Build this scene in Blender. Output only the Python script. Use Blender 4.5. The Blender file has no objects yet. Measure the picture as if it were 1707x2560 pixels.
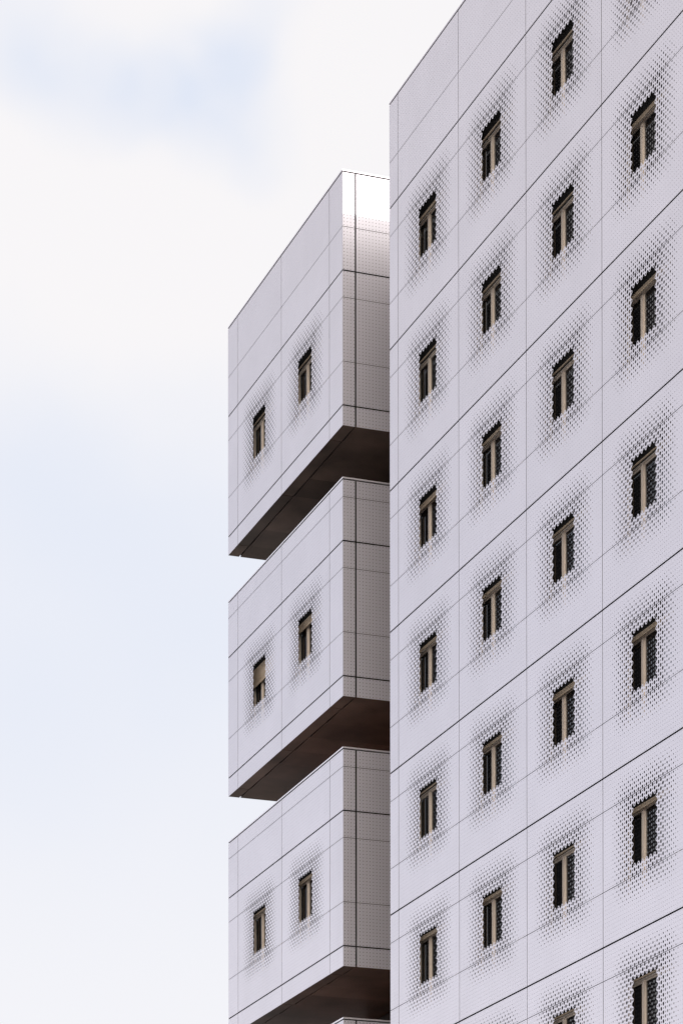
import bpy, math, random
from mathutils import Matrix, Vector
R = math.radians
scene = bpy.context.scene
col = scene.collection

# ------------------------------------------------------------------ camera
W_PX, H_PX, F_PX, CY = 1707.0, 2560.0, 7189.77, 3982.18
YAW, PIT, ROL = 0.3481322, 0.0082165, -0.0010537
CAM = Vector((56.6726, -21.6813, 1.6))
F0 = Vector((-math.cos(YAW), math.sin(YAW), 0)); R0 = Vector((math.sin(YAW), math.cos(YAW), 0)); U0 = Vector((0, 0, 1))
F2 = F0*math.cos(PIT) + U0*math.sin(PIT); U2 = U0*math.cos(PIT) - F0*math.sin(PIT)
R3 = R0*math.cos(ROL) + U2*math.sin(ROL); U3 = U2*math.cos(ROL) - R0*math.sin(ROL)
cd = bpy.data.cameras.new("camera"); cam = bpy.data.objects.new("camera", cd); col.objects.link(cam)
cam.matrix_world = Matrix(((R3.x, U3.x, -F2.x, CAM.x), (R3.y, U3.y, -F2.y, CAM.y), (R3.z, U3.z, -F2.z, CAM.z), (0, 0, 0, 1)))
cd.sensor_fit = 'HORIZONTAL'; cd.sensor_width = 36.0; cd.lens = 36.0*F_PX/W_PX
cd.shift_x = 0.0; cd.shift_y = (CY - H_PX/2)/W_PX
cd.clip_start = 0.5; cd.clip_end = 5000
scene.camera = cam
def ray(px, py):                       # world direction of the sky seen at a place of the photograph
    return (F2 + R3*((px - W_PX/2)/F_PX) + U3*((CY - py)/F_PX)).normalized()

# ------------------------------------------------------------------ light
SUN = Vector((0.80, 0.55, 0.80*0.344)).normalized()          # towards the sun
elev = math.asin(SUN.z); azim = math.atan2(SUN.x, SUN.y)      # azimuth from +Y, clockwise
sd = bpy.data.lights.new("sun", 'SUN'); sd.energy = 4.2; sd.angle = R(1.0); sd.color = (1.0, 0.93, 0.84)
so = bpy.data.objects.new("sun", sd); col.objects.link(so)
so.rotation_euler = SUN.to_track_quat('Z', 'Y').to_euler()
so.location = (30, 30, 60)

world = bpy.data.worlds.new("World"); scene.world = world; world.use_nodes = True
wn = world.node_tree.nodes; wl = world.node_tree.links; wn.clear()
def N(t, **kw):
    n = wn.new(t)
    for k, v in kw.items(): setattr(n, k, v)
    return n
def M(op, a, b=None, c=None):
    n = N('ShaderNodeMath', operation=op)
    for i, v in enumerate((a, b, c)):
        if v is None: continue
        if isinstance(v, (int, float)): n.inputs[i].default_value = v
        else: wl.new(v, n.inputs[i])
    return n.outputs[0]
tc = N('ShaderNodeTexCoord'); D = tc.outputs['Generated']
sky = N('ShaderNodeTexSky', sky_type='NISHITA', sun_disc=False)
sky.sun_elevation = elev; sky.sun_rotation = azim; sky.air_density = 1.0; sky.dust_density = 0.6; sky.ozone_density = 4.0
sc = N('ShaderNodeVectorMath', operation='SCALE'); wl.new(sky.outputs[0], sc.inputs[0]); sc.inputs['Scale'].default_value = 0.15
# soft warping of the cloud edges
nz = N('ShaderNodeTexNoise'); wl.new(D, nz.inputs['Vector']); nz.inputs['Scale'].default_value = 9.0
nz.inputs['Detail'].default_value = 4.0; nz.inputs['Roughness'].default_value = 0.45
sub = N('ShaderNodeVectorMath', operation='SUBTRACT'); wl.new(nz.outputs['Color'], sub.inputs[0]); sub.inputs[1].default_value = (.5, .5, .5)
scl = N('ShaderNodeVectorMath', operation='SCALE'); wl.new(sub.outputs[0], scl.inputs[0]); scl.inputs['Scale'].default_value = 0.085
add = N('ShaderNodeVectorMath', operation='ADD'); wl.new(D, add.inputs[0]); wl.new(scl.outputs[0], add.inputs[1])
DW = add.outputs[0]
def blob(px, py, rad, amp, squash=1.0, c=None):
    c = c or ray(px, py)
    s = N('ShaderNodeVectorMath', operation='SUBTRACT'); wl.new(DW, s.inputs[0]); s.inputs[1].default_value = c
    m = N('ShaderNodeVectorMath', operation='MULTIPLY'); wl.new(s.outputs[0], m.inputs[0]); m.inputs[1].default_value = (1, 1, squash)
    l = N('ShaderNodeVectorMath', operation='LENGTH'); wl.new(m.outputs[0], l.inputs[0])
    mr = N('ShaderNodeMapRange', interpolation_type='SMOOTHSTEP')
    wl.new(l.outputs['Value'], mr.inputs['Value'])
    mr.inputs['From Min'].default_value = 0.0; mr.inputs['From Max'].default_value = rad/F_PX
    mr.inputs['To Min'].default_value = amp; mr.inputs['To Max'].default_value = 0.0
    return mr.outputs['Result']
thin = None                                            # where the cloud veil thins and turns pale blue
for b in [(250, 80, 340, .9, 1.5), (480, 150, 290, 1.5, 1.25), (610, 30, 200, .8, 1.2), (120, 20, 260, .2, 1.4),
          (120, 1250, 420, .22, 1.2), (520, 1500, 420, .20, 1.0), (60, 1800, 520, .16, 1.2)]:
    o = blob(*b); thin = o if thin is None else M('ADD', thin, o)
# further thin places added out of the picture to darken what the fronts mirror
for (dx, dy, dz), rad, amp in (((-.90, -.27, .33), 1500, .75), ((-.86, -.40, .30), 1100, .35), ((-.2, -.9, .3), 3000, .5), ((-.2, -.8, .6), 3500, .2)):
    thin = M('ADD', thin, blob(0, 0, rad, amp, 1.3, Vector((dx, dy, dz)).normalized()))
sepd = N('ShaderNodeSeparateXYZ'); wl.new(D, sepd.inputs[0])
sepw = N('ShaderNodeSeparateXYZ'); wl.new(DW, sepw.inputs[0])
def zmap(v, a, b, lo, hi):
    m = N('ShaderNodeMapRange', interpolation_type='SMOOTHSTEP'); wl.new(v, m.inputs['Value'])
    for k, x in zip(('From Min', 'From Max', 'To Min', 'To Max'), (a, b, lo, hi)): m.inputs[k].default_value = x
    return m.outputs['Result']
veil = M('MULTIPLY', zmap(sepw.outputs['Z'], ray(300, 800).z, ray(300, 1300).z, 0.0, .47), zmap(sepw.outputs['Z'], ray(300, 2560).z, ray(300, 1700).z, .45, 1.0))
thin = M('MINIMUM', M('MAXIMUM', M('ADD', thin, veil), 0.0), 1.0)
cm = N('ShaderNodeMix', data_type='RGBA'); wl.new(thin, cm.inputs['Factor'])
cm.inputs['A'].default_value = (.975, .952, .958, 1); cm.inputs['B'].default_value = (.755, .815, .945, 1)
# unseen sky behind the camera, made brighter and warmer to light the facades
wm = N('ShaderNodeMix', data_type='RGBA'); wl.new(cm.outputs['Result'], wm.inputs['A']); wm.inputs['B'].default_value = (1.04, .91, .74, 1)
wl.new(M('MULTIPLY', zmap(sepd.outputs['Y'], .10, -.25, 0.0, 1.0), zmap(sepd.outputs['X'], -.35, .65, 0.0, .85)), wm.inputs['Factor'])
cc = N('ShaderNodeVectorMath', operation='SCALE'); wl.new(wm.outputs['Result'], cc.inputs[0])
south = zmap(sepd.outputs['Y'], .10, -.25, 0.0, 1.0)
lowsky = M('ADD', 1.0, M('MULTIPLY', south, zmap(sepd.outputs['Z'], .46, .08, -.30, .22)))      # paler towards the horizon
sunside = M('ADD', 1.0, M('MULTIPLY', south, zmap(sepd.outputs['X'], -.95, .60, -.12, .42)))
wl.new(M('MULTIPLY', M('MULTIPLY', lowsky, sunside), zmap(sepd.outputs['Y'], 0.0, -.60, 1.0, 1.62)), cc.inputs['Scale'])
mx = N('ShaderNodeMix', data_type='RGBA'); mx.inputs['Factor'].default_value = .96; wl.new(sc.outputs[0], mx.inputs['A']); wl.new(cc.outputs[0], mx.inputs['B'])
# thin cloud glowing warm around the low sun
dt = N('ShaderNodeVectorMath', operation='DOT_PRODUCT'); wl.new(D, dt.inputs[0]); dt.inputs[1].default_value = SUN
gl = N('ShaderNodeMapRange', interpolation_type='SMOOTHSTEP'); wl.new(dt.outputs['Value'], gl.inputs['Value'])
gl.inputs['From Min'].default_value = .40; gl.inputs['From Max'].default_value = 1.0; gl.inputs['To Min'].default_value = 0; gl.inputs['To Max'].default_value = 2.5
gc = N('ShaderNodeVectorMath', operation='SCALE'); gc.inputs[0].default_value = (1.0, .91, .76); wl.new(gl.outputs[0], gc.inputs['Scale'])
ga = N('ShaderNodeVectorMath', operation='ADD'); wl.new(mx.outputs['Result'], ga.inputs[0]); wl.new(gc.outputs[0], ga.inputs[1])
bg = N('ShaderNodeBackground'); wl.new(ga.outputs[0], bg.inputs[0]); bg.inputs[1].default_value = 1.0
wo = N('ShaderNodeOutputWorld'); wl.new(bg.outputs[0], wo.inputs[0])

scene.view_settings.view_transform = 'Standard'; scene.view_settings.look = 'None'
scene.view_settings.exposure = 0.0; scene.view_settings.gamma = 1.0
scene.render.engine = 'CYCLES'
scene.cycles.max_bounces = 8; scene.cycles.diffuse_bounces = 5; scene.cycles.glossy_bounces = 4

# ------------------------------------------------------------------ materials
def mat(name, base, rough=0.5, metal=0.0, spec=0.5, var=0.0, vscale=1.5, bump=0.0, bscale=20.0, tint=None):
    m = bpy.data.materials.new(name); m.use_nodes = True
    nt = m.node_tree; n = nt.nodes; l = nt.links; p = n['Principled BSDF']
    p.inputs['Base Color'].default_value = (*base, 1); p.inputs['Roughness'].default_value = rough
    p.inputs['Metallic'].default_value = metal; p.inputs['Specular IOR Level'].default_value = spec
    if var or bump:
        t = n.new('ShaderNodeTexCoord')
        g = n.new('ShaderNodeNewGeometry')
    if var:
        z = n.new('ShaderNodeTexNoise'); l.new(g.outputs['Position'], z.inputs['Vector'])
        z.inputs['Scale'].default_value = vscale; z.inputs['Detail'].default_value = 6
        r = n.new('ShaderNodeMapRange'); l.new(z.outputs['Fac'], r.inputs['Value'])
        r.inputs['From Min'].default_value = .3; r.inputs['From Max'].default_value = .7
        r.inputs['To Min'].default_value = 1 - var; r.inputs['To Max'].default_value = 1 + var
        oi = n.new('ShaderNodeObjectInfo')                      # each panel a hair different
        r2 = n.new('ShaderNodeMapRange'); l.new(oi.outputs['Random'], r2.inputs['Value'])
        r2.inputs['To Min'].default_value = 1 - var*.6; r2.inputs['To Max'].default_value = 1 + var*.6
        mu = n.new('ShaderNodeMath'); mu.operation = 'MULTIPLY'; l.new(r.outputs[0], mu.inputs[0]); l.new(r2.outputs[0], mu.inputs[1])
        v = n.new('ShaderNodeVectorMath'); v.operation = 'SCALE'; v.inputs[0].default_value = base; l.new(mu.outputs[0], v.inputs['Scale'])
        l.new(v.outputs[0], p.inputs['Base Color'])
    if bump:
        z2 = n.new('ShaderNodeTexNoise'); l.new(g.outputs['Position'], z2.inputs['Vector']); z2.inputs['Scale'].default_value = bscale
        z2.inputs['Detail'].default_value = 3
        b = n.new('ShaderNodeBump'); b.inputs['Strength'].default_value = bump; b.inputs['Distance'].default_value = .01
        l.new(z2.outputs['Fac'], b.inputs['Height']); l.new(b.outputs[0], p.inputs['Normal'])
    return m
MAT_PANEL = mat('white_coated_metal', (.640, .626, .722), .31, 0.30, .5, var=.03, vscale=.9, bump=.08, bscale=1.2)
MAT_COPING = mat('coping_metal', (.74, .715, .80), .32, 0.4, .5, var=.02)
MAT_DARK = mat('black_membrane', (.018, .017, .018), .85)
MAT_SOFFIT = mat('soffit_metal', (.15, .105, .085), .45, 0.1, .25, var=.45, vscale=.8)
MAT_FRAME = mat('bronze_window_metal', (.80, .71, .64), .40, 0.1, .5, var=.04, vscale=6)
MAT_SHUT = mat('beige_shutter_slat', (.44, .35, .26), .5, 0.1, .5, var=.04, vscale=6)
MAT_GLASS = mat('dark_window_glass', (.012, .012, .014), .03, 0.0, .8)
MAT_FLANK = mat('flank_shade_metal', (.17, .13, .105), .45, 0.3, .5, var=.03)
MAT_CORE = mat('dark_bronze_wall', (.035, .028, .025), .35, 0.2, .5, var=.1)
MAT_DECK = mat('red_brown_deck', (.55, .21, .12), .6, var=.1, vscale=3)
MAT_DARKDECK = mat('dark_deck', (.12, .075, .06), .6, var=.1, vscale=3)
MAT_ROOF = mat('roof_gravel', (.30, .29, .27), .9, var=.12, vscale=30)
MAT_GROUND = mat('asphalt', (.10, .10, .10), .9, var=.15, vscale=.8)
MAT_PAVE = mat('pavement_slab', (.20, .19, .18), .85, var=.08, vscale=2.0)

# ------------------------------------------------------------------ helpers
class MB:
    def __init__(s): s.v = []; s.f = []
    def quad(s, a, b, c, d):
        i = len(s.v); s.v += [a, b, c, d]; s.f.append((i, i+1, i+2, i+3))
    def box(s, x0, x1, y0, y1, z0, z1):
        i = len(s.v)
        s.v += [(x0,y0,z0),(x1,y0,z0),(x1,y1,z0),(x0,y1,z0),(x0,y0,z1),(x1,y0,z1),(x1,y1,z1),(x0,y1,z1)]
        for f in ((0,3,2,1),(4,5,6,7),(0,1,5,4),(1,2,6,5),(2,3,7,6),(3,0,4,7)): s.f.append(tuple(i+k for k in f))
    def mesh(s, name, m):
        me = bpy.data.meshes.new(name); me.from_pydata(s.v, [], s.f); me.materials.append(m); me.update(); return me
def link(name, me, parent=None, loc=(0,0,0), rz=0.0):
    o = bpy.data.objects.new(name, me); col.objects.link(o)
    if parent: o.parent = parent
    o.location = loc; o.rotation_euler = (0, 0, rz); return o
def thing(name, label, cat, loc=(0,0,0)):
    o = bpy.data.objects.new(name, None); col.objects.link(o); o.location = loc
    o['label'] = label; o['category'] = cat; return o
def copy_tree(o, parent):
    c = o.copy(); col.objects.link(c); c.parent = parent
    for ch in list(o.children):
        d = ch.copy(); col.objects.link(d); d.parent = c
    return c

# ------------------------------------------------------------------ perforated cladding
ZT = 31.409; FL = 3.0; P = 3.342; DX = .079; DZ = .075; NC = 41; TH = .003
GT = .0155; GN = .006; GV = .010        # half widths: thick floor joint, thin joint, upright joint
TINY = .0072
U16 = [(math.cos(k*math.pi/8), math.sin(k*math.pi/8)) for k in range(16)]
def rect_pt(k, n, cx, cz, x0, x1, z0, z1):
    # n points round the rectangle, starting at the middle of its right side; corners at odd eighths
    h = k*8.0/n; i = int(h) % 8; fr = h - int(h)
    ring = [(x1, cz), (x1, z1), (cx, z1), (x0, z1), (x0, cz), (x0, z0), (cx, z0), (x1, z0)]
    a = ring[i]; b = ring[(i+1) % 8]
    return (a[0] + (b[0]-a[0])*fr, a[1] + (b[1]-a[1])*fr)
def cell(mb, cx, cz, r, x0, x1, z0, z1, n=8, tab=None, notch=None, RT=.033):
    inner = []; outer = []
    for k in range(n):
        a = 2*math.pi*k/n; c, s = math.cos(a), math.sin(a)
        inner.append((cx + r*c, cz + r*s))
        o = rect_pt(k, n, cx, cz, x0, x1, z0, z1)
        if tab and c*tab[0] + s*tab[1] > 1e-6: o = (cx + RT*c, cz + RT*s)
        outer.append(o)
    V = lambda p, y: (p[0], y, p[1])
    for k in range(n):
        j = (k+1) % n
        am = 2*math.pi*(k+.5)/n; c, s = math.cos(am), math.sin(am)
        if notch:
            if any(c*q[0] + s*q[1] > .05 for q in notch) and not (len(notch) == 2 and min(c*q[0]+s*q[1] for q in notch) < -.05 and False): continue
        mb.quad(V(inner[k],0), V(outer[k],0), V(outer[j],0), V(inner[j],0))
        mb.quad(V(inner[j],0), V(inner[j],TH), V(inner[k],TH), V(inner[k],0))
        if tab and c*tab[0] + s*tab[1] > 0:
            mb.quad(V(outer[k],0), V(outer[k],TH), V(outer[j],TH), V(outer[j],0))
def rad_for(c, r):
    # c 1..41, r 0..39 ; opening spans columns 16..26 and rows 10..24
    a = max(0, 15 - c, c - 27); b = max(0, 10 - r, r - 24)
    d = (a**3.2 + (b*1.24)**3.2)**(1/3.2)
    big = (c + r) % 2 == 1
    LB = [.034, .034, .0335, .033, .0280, .0265, .0245, .0225, .0195, .0160, .0125, .009, TINY]
    LS = [.0185, .0185, .0175, .0170, .0160, .0150, .0135, .0115, .0095, .0080, TINY, TINY, TINY]
    T = LB if big else LS
    if d >= 11: return TINY
    i = int(d); return T[i] + (T[i+1]-T[i])*(d-i)
def panel_mesh(name, width, xs, rows, joints, top_gap, bot_gap, left_gap, right_gap, window=False, mt=None, dot=TINY):
    """xs: hole columns; rows: list of hole z (negative down); joints: z of thin joints; z span = rows[0]+DZ/2 .. rows[-1]-DZ/2"""
    mb = MB()
    xe = [left_gap] + [(xs[i]+xs[i+1])/2 for i in range(len(xs)-1)] + [width - right_gap]
    ztop = rows[0][1]; zbot = rows[-1][2]
    for ri, (zc, zu, zl) in enumerate(rows):
        up = zu - (top_gap if ri == 0 else (GN if any(abs(zu-j) < 1e-4 for j in joints) else 0))
        lo = zl + (bot_gap if ri == len(rows)-1 else (GN if any(abs(zl-j) < 1e-4 for j in joints) else 0))
        for ci, cx in enumerate(xs):
            c = ci + 1; kw = {}
            r = dot; n = 8
            if window:
                if 16 <= c <= 26 and 11 <= ri <= 23: continue
                r = rad_for(c, ri)
                if r > .02: n = 16
                odd = (c + ri) % 2 == 1
                if 15 <= c <= 27 and 10 <= ri <= 24:
                    n = 16
                    dirs = []
                    if ri == 10 and c > 15 and c < 27: dirs.append((0, -1))
                    if ri == 24 and c > 15 and c < 27: dirs.append((0, 1))
                    if c == 15 and 10 < ri < 24: dirs.append((1, 0))
                    if c == 27 and 10 < ri < 24: dirs.append((-1, 0))
                    if odd:
                        if not dirs:   # corner: bite towards the opening
                            dirs = [((1 if c == 15 else -1)*.707, (-1 if ri == 10 else 1)*.707)]
                        kw['notch'] = dirs; r = .034
                    else:
                        kw['tab'] = dirs[0]; r = .0185
            cell(mb, cx, zc, r, xe[ci], xe[ci+1], lo, up, n, **kw)
    # returned edges of every sheet round its joints
    zz = [ztop - top_gap]
    for j in sorted(joints, reverse=True): zz += [j + GN, j - GN]
    zz.append(zbot + bot_gap)
    x0, x1 = left_gap, width - right_gap
    for a, b in zip(zz[::2], zz[1::2]):
        mb.quad((x0,0,a),(x1,0,a),(x1,TH,a),(x0,TH,a)); mb.quad((x0,0,b),(x0,TH,b),(x1,TH,b),(x1,0,b))
        mb.quad((x0,0,a),(x0,TH,a),(x0,TH,b),(x0,0,b)); mb.quad((x1,0,a),(x1,0,b),(x1,TH,b),(x1,TH,a))
    return mb.mesh(name, mt or MAT_PANEL)
def cols_for(width):                    # plain strips: evenly set columns
    n = max(1, round((width-.02)/DX)); p = width/n
    return [p*(i+.5) for i in range(n)]
def rows_span(z_up, z_lo):              # z_up > z_lo, relative to the object
    n = max(1, round((z_up-z_lo)/DZ)); p = (z_up-z_lo)/n
    return [(z_up-p*(i+.5), z_up-p*i, z_up-p*(i+1)) for i in range(n)]
XS_P = [P/2 + (i-20)*DX for i in range(NC)]
FLOOR_ROWS = [(-DZ*(j+.5), -DZ*j, -DZ*(j+1)) for j in range(40)]
J1, J2 = -.600, -2.025

cache = {}
def plain_panel(width, segs, top_gap, bot_gap, lg=GV, rg=GV, mt=None, dot=TINY):
    """segs: z levels from top down; inner ones are thin joints"""
    key = (round(width,4), tuple(round(s,4) for s in segs), top_gap, bot_gap, lg, rg, mt.name if mt else '', dot)
    if key not in cache:
        rows = []
        for a, b in zip(segs, segs[1:]): rows += rows_span(a, b)
        xs = XS_P if abs(width-P) < 1e-3 else cols_for(width)
        cache[key] = panel_mesh('plain_panel', width, xs, rows, segs[1:-1], top_gap, bot_gap, lg, rg, mt=mt, dot=dot)
    return cache[key]
ME_WIN = panel_mesh('perforated_panel', P, XS_P, FLOOR_ROWS, (J1, J2), GT, GT, GV, GV, window=True)

# ------------------------------------------------------------------ window, built once (origin: module's top left, on the cladding plane)
WX0, WX1, WZ1, WZ0 = .43, 2.44, -.735, -2.22
def make_window(parent):
    f = MB()
    def ring(x0, x1, z0, z1, w, y0, y1):
        f.box(x0, x1, y0, y1, z1-w, z1); f.box(x0, x1, y0, y1, z0, z0+w)
        f.box(x0, x0+w, y0, y1, z0+w, z1-w); f.box(x1-w, x1, y0, y1, z0+w, z1-w)
    ring(WX0, WX1, WZ0, WZ1, .034, .272, .345)                 # outer frame, then a shallower sash round each light
    ring(WX0+.036, 1.012, WZ0+.036, WZ1-.036, .040, .284, .343)
    ring(1.098, WX1-.036, WZ0+.036, WZ1-.036, .030, .288, .343)
    w = link('window', f.mesh('window', MAT_FRAME), parent)
    m = MB(); m.box(1.014, 1.096, .268, .341, WZ0+.036, WZ1-.036)
    link('mullion', m.mesh('mullion', MAT_FRAME), w)
    for x0, x1 in ((WX0+.0765, .9715), (1.1285, WX1-.0665)):
        g = MB(); g.box(x0, x1, .302, .312, WZ0+.077, WZ1-.067)
        link('pane', g.mesh('pane', MAT_GLASS), w)
    s = MB(); s.box(WX0-.03, WX1+.03, .20, .271, WZ0-.03, WZ0-.002); link('sill', s.mesh('sill', MAT_FRAME), w)
    return w
def shutter_mesh(drop):
    s = MB(); z = -.725; n = int(round(max(0, drop-.03)/.018)); y = .205
    for i in range(n):                                          # narrow interlocking slats, each a shallow V
        s.box(WX0+.01, WX1-.01, y, y+.008, z-.0150, z-.0005); s.box(WX0+.01, WX1-.01, y+.003, y+.009, z-.0180, z-.0150); z -= .018
    s.box(WX0+.01, WX1-.01, y-.006, y+.012, z-.030, z-.001)     # bottom rail
    s.box(WX0-.02, WX0+.008, y-.01, y+.020, WZ0, -.725); s.box(WX1-.008, WX1+.02, y-.01, y+.020, WZ0, -.725)   # side guides
    return s.mesh('roller_shutter', MAT_SHUT)
SH = {}
def window_set(proto, parent, loc, drop):
    w = proto.copy(); col.objects.link(w); w.parent = parent; w.location = loc
    for ch in list(proto.children):
        c = ch.copy(); col.objects.link(c); c.parent = w
    if drop not in SH: SH[drop] = shutter_mesh(drop)
    link('roller_shutter', SH[drop], w)
    if drop > .4: w['label'] = 'window with its shutter half lowered'
    return w

# ------------------------------------------------------------------ the right-hand tower
MX0 = .4986; NCOL = 6; TOPZ = 33.645; MX1 = MX0 + NCOL*P; MD = 16.0
main = thing('white_tower', 'tall perforated white metal tower on the right, four columns of small windows in view', 'building')
proto = make_window(None)
DROPS = {}   # (column, floor) -> how far the shutter hangs down
for c, row in enumerate(([.06,.03,.12,.06,.03,.09], [.04,.04,.06,.06,.06,.06], [.04,.03,.03,.04,.11,.03,.03], [.03,.08,.08,.03,.09,.08,.03])):
    for k, d in enumerate(row): DROPS[(c, k)] = d
DROPS.update({('L0',0): .03, ('L1',0): .03, ('L0',1): .44, ('L1',1): .19, ('L0',2): .04, ('L1',2): .09})
for k in range(10):
    z = ZT - FL*k
    link('plain_panel', plain_panel(MX0, (0, J1, J2, -3.0), GT, GT, 0.0, GV), main, (0, 0, z))
    for c in range(NCOL):
        x = MX0 + c*P
        link('perforated_panel', ME_WIN, main, (x, 0, z))
        window_set(proto, main, (x, 0, z), DROPS.get((c, k), .03))
PAR = (2.205, .975, 0.0)
link('plain_panel', plain_panel(MX0, PAR, .0, GT, 0.0, GV), main, (0, 0, ZT))
for c in range(NCOL): link('plain_panel', plain_panel(P, PAR, .0, GT), main, (MX0+c*P, 0, ZT))
# left flank of the tower (faces the gap between the two buildings), unseen; dark warm tone invented to shade the boxes
for y0, w in [(0.0, .305)] + [(.305 + i*P, P) for i in range(4)]:
    link('side_panel', plain_panel(w, PAR, .0, GT, GV, GV if y0 else 0.0, MAT_FLANK), main, (0, y0+w, ZT), -math.pi/2)
    for k in range(10): link('side_panel', plain_panel(w, (0, J1, J2, -3.0), GT, GT, GV, GV if y0 else 0.0, MAT_FLANK), main, (0, y0+w, ZT - FL*k), -math.pi/2)
b = MB(); b.box(.006, .012, .006, MD-.1, .02, TOPZ-.05); link('edge_membrane', b.mesh('edge_membrane', MAT_DARK), main)
def coping(parent, x0, x1, y0, y1, z):
    b = MB(); w = .32
    b.box(x0-.006, x1+.006, y0-.006, y0+w, z-.034, z); b.box(x0-.006, x1+.006, y1-w, y1+.006, z-.034, z)
    b.box(x0-.006, x0+w, y0+w, y1-w, z-.034, z); b.box(x1-w, x1+.006, y0+w, y1-w, z-.034, z)
    return link('coping', b.mesh('coping', MAT_COPING), parent)
def dark_core(parent, x0, x1, y0, y1, z0, z1, name='inner_wall', m=None):
    b = MB(); b.box(x0, x1, y0, y1, z0, z1); return link(name, b.mesh(name, m or MAT_DARK), parent)
MAIN_TOP = TOPZ + .030
coping(main, 0, MX1, 0, MD, MAIN_TOP)
dark_core(main, .06, MX1-.02, .36, MD-.05, 0, TOPZ-.6)
b = MB()
for (x0, x1, y0, y1) in ((.03, MX1-.01, .03, .20), (.03, .20, .20, MD-.03)): b.box(x0, x1, y0, y1, TOPZ-1.6, TOPZ-.012)
link('parapet_wall', b.mesh('parapet_wall', MAT_DARK), main)
b = MB(); b.box(.21, MX1-.05, .37, MD-.06, TOPZ-.6+.001, TOPZ-.45); link('roof', b.mesh('roof', MAT_ROOF), main)
b = MB(); b.box(.02, MX1, .02, .34, 0, ZT-30.02); link('base_wall', b.mesh('base_wall', MAT_PANEL), main)
b = MB(); b.box(MX1-.012, MX1, .01, MD, 0, TOPZ-.02); b.box(0.0, MX1-.013, MD-.012, MD, 0, TOPZ-.02); link('rear_cladding', b.mesh('rear_cladding', MAT_PANEL), main)

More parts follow.
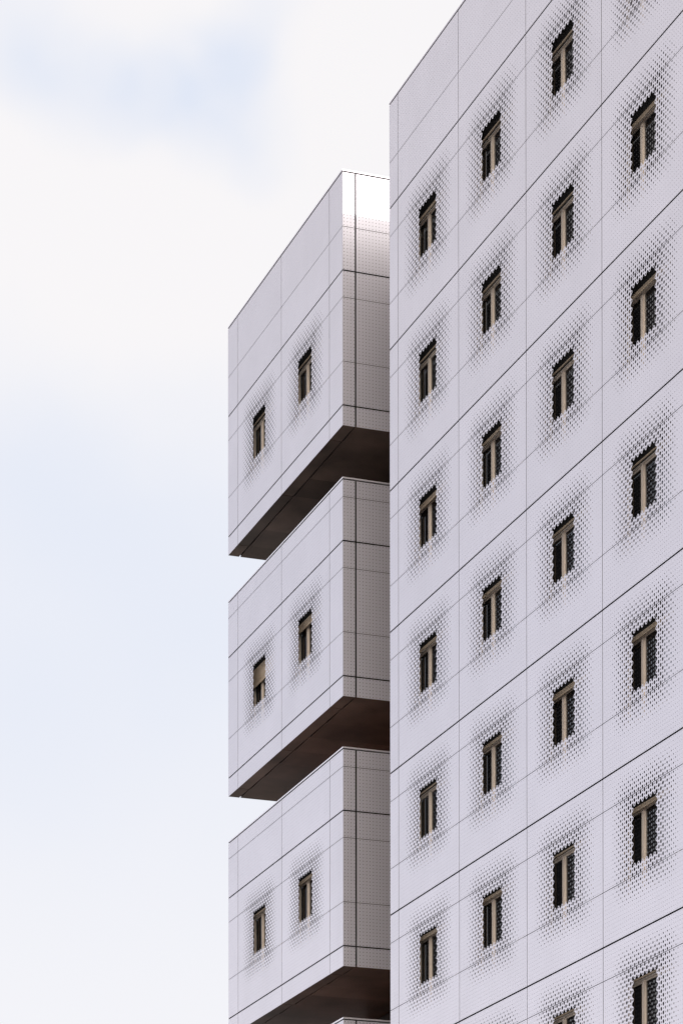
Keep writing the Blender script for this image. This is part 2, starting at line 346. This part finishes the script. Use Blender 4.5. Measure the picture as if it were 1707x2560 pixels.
# ------------------------------------------------------------------ the left-hand building: boxes stacked with open gaps
LX0, LX1 = -11.2296, -2.9098
JH, JI, JJ = -10.4636, -7.1216, -3.7796
LD = 3 * P + .64                                     # depth of the boxes
left = thing('stacked_box_building', 'lower white metal building on the left, box storeys stacked with dark open gaps between them', 'building')
def segs_side(segs): return segs
for bi in range(5):
    zt = ZT - 6.0*bi - (.012 if bi == 1 else 0)
    top = 2.245 if bi == 0 else 1.415
    bot = -3.45
    upper = (top-.062, .975, 0.0)
    lower = (-3.0, bot)
    full = (0, J1, J2, -3.0)
    # front
    for x0, x1, wn_ in ((LX0, JH, 0), (JH, JI, 1), (JI, JJ, 1), (JJ, LX1, 0)):
        w = x1 - x0; lg = 0.0 if x0 == LX0 else GV; rg = 0.0 if x1 == LX1 else GV
        link('plain_panel', plain_panel(w, upper, 0.0, GT, lg, rg), left, (x0, 0, zt))
        if wn_:
            link('perforated_panel', ME_WIN, left, (x0, 0, zt))
            window_set(proto, left, (x0, 0, zt), DROPS.get(('L%d' % (0 if x0 == JH else 1), bi), .03))
        else: link('plain_panel', plain_panel(w, full, GT, GT, lg, rg), left, (x0, 0, zt))
        link('plain_panel', plain_panel(w, lower, GT, 0.0, lg, rg), left, (x0, 0, zt))
    # flanks: right one faces +X, left one faces -X
    ys = [0.0, .305] + [.305 + (i+1)*P for i in range(3)]
    for i, (y0, y1) in enumerate(zip(ys, ys[1:])):
        lg = 0.0 if i == 0 else (.018 if i == 1 else GV); rg = .018 if i == 0 else GV
        for sg, tg, bg_ in ((upper, 0.0, GT), (full, GT, GT), (lower, GT, 0.0)):
            link('side_panel', plain_panel(y1-y0, sg, tg, bg_, lg, rg, None, .0095), left, (LX1, y0, zt), math.pi/2)
            link('side_panel', plain_panel(y1-y0, sg, tg, bg_, rg, lg, None, .0095), left, (LX0, y1, zt), -math.pi/2)
    zt_top = zt + top; zb = zt + bot
    yend = ys[-1]
    coping(left, LX0, LX1, 0, yend, zt_top)
    dark_core(left, LX0+.30, LX1-.05, .36, yend-.05, zb+.06, zt_top-.6)
    dark_core(left, LX0+.05, LX0+.28, .345, yend-.05, zb+.06, zt_top-.6)
    b = MB(); b.box(LX0+.03, LX1-.03, .03, .12, zt_top-.9, zt_top-.036); b.box(LX1-.12, LX1-.03, .12, yend-.1, zt_top-.9, zt_top-.036)
    b.box(LX0+.03, LX0+.12, .12, yend-.1, zt_top-.9, zt_top-.036)
    link('parapet_wall', b.mesh('parapet_wall', MAT_DARK), left)
    # closed bottom of the window cavity, behind the soffit sheets
    dark_core(left, LX0+.30, LX1-.02, .05, .35, zb+.04, zb+.06, 'soffit_backing')
    # underside sheets: front strip, then the field divided in thirds
    third = P/3
    xsn = [LX0, JH, JI, JJ, LX1]
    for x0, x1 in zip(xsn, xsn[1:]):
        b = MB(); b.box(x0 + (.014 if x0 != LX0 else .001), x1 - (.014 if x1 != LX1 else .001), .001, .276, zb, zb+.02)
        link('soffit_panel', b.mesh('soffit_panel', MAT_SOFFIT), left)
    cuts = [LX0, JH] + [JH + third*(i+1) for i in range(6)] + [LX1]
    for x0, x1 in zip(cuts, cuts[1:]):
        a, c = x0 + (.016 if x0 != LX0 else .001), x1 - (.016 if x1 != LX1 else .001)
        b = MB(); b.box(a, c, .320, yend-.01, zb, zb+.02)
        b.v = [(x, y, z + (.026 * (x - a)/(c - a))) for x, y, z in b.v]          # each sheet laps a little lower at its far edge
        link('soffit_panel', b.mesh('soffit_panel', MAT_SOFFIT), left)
    b = MB(); b.box(LX0+.012, LX0+.020, .004, yend-.05, zb+.05, zt_top-.06); link('edge_membrane', b.mesh('edge_membrane', MAT_DARK), left)
    # roof deck of the box
    b = MB(); b.box(LX0+.14, LX1-.14, .37, yend-.06, zt_top-.599, zt_top-.5); link('deck' if bi else 'roof', b.mesh('deck', (MAT_ROOF, MAT_DARKDECK, MAT_DECK, MAT_DECK, MAT_DECK)[bi]), left)
    # recessed storey in the open gap
    zc0 = zb - 1.12 - .62
    if bi < 4:
        b = MB(); b.box(-8.78, LX1-.25, 2.72, yend-1.0, zc0, zb-.002); cw = link('recessed_wall', b.mesh('recessed_wall', MAT_CORE), left)
        b = MB()
        for zz0, zz1 in ((zc0+.62, zc0+.68), (zc0+.70, zc0+.74)): b.box(-8.6, LX1-.4, 2.66, 2.718, zz0, zz1)
        link('bronze_rail', b.mesh('bronze_rail', MAT_SHUT), cw)
b = MB(); b.box(LX1+.02, -.02, 2.4, 9.0, 0, 32.2); link('gap_shade_wall', b.mesh('gap_shade_wall', MAT_CORE), left)  # unseen wall added across the gap to darken the boxes' side faces
b = MB(); b.box(LX0+1.2, LX1-.6, 2.72, LD-1.0, 0, ZT-24-3.45-.002); link('base_wall', b.mesh('base_wall', MAT_CORE), left)

for o in list(proto.children): bpy.data.objects.remove(o)
bpy.data.objects.remove(proto)

# ------------------------------------------------------------------ ground
b = MB(); b.quad((-1500,-1500,0),(1500,-1500,0),(1500,1500,0),(-1500,1500,0))
g = link('ground', b.mesh('ground', MAT_GROUND)); g['kind'] = 'structure'
b = MB(); b.box(-40, 60, -6, 0.5, .004, .14)
g = link('pavement', b.mesh('pavement', MAT_PAVE)); g['kind'] = 'structure'
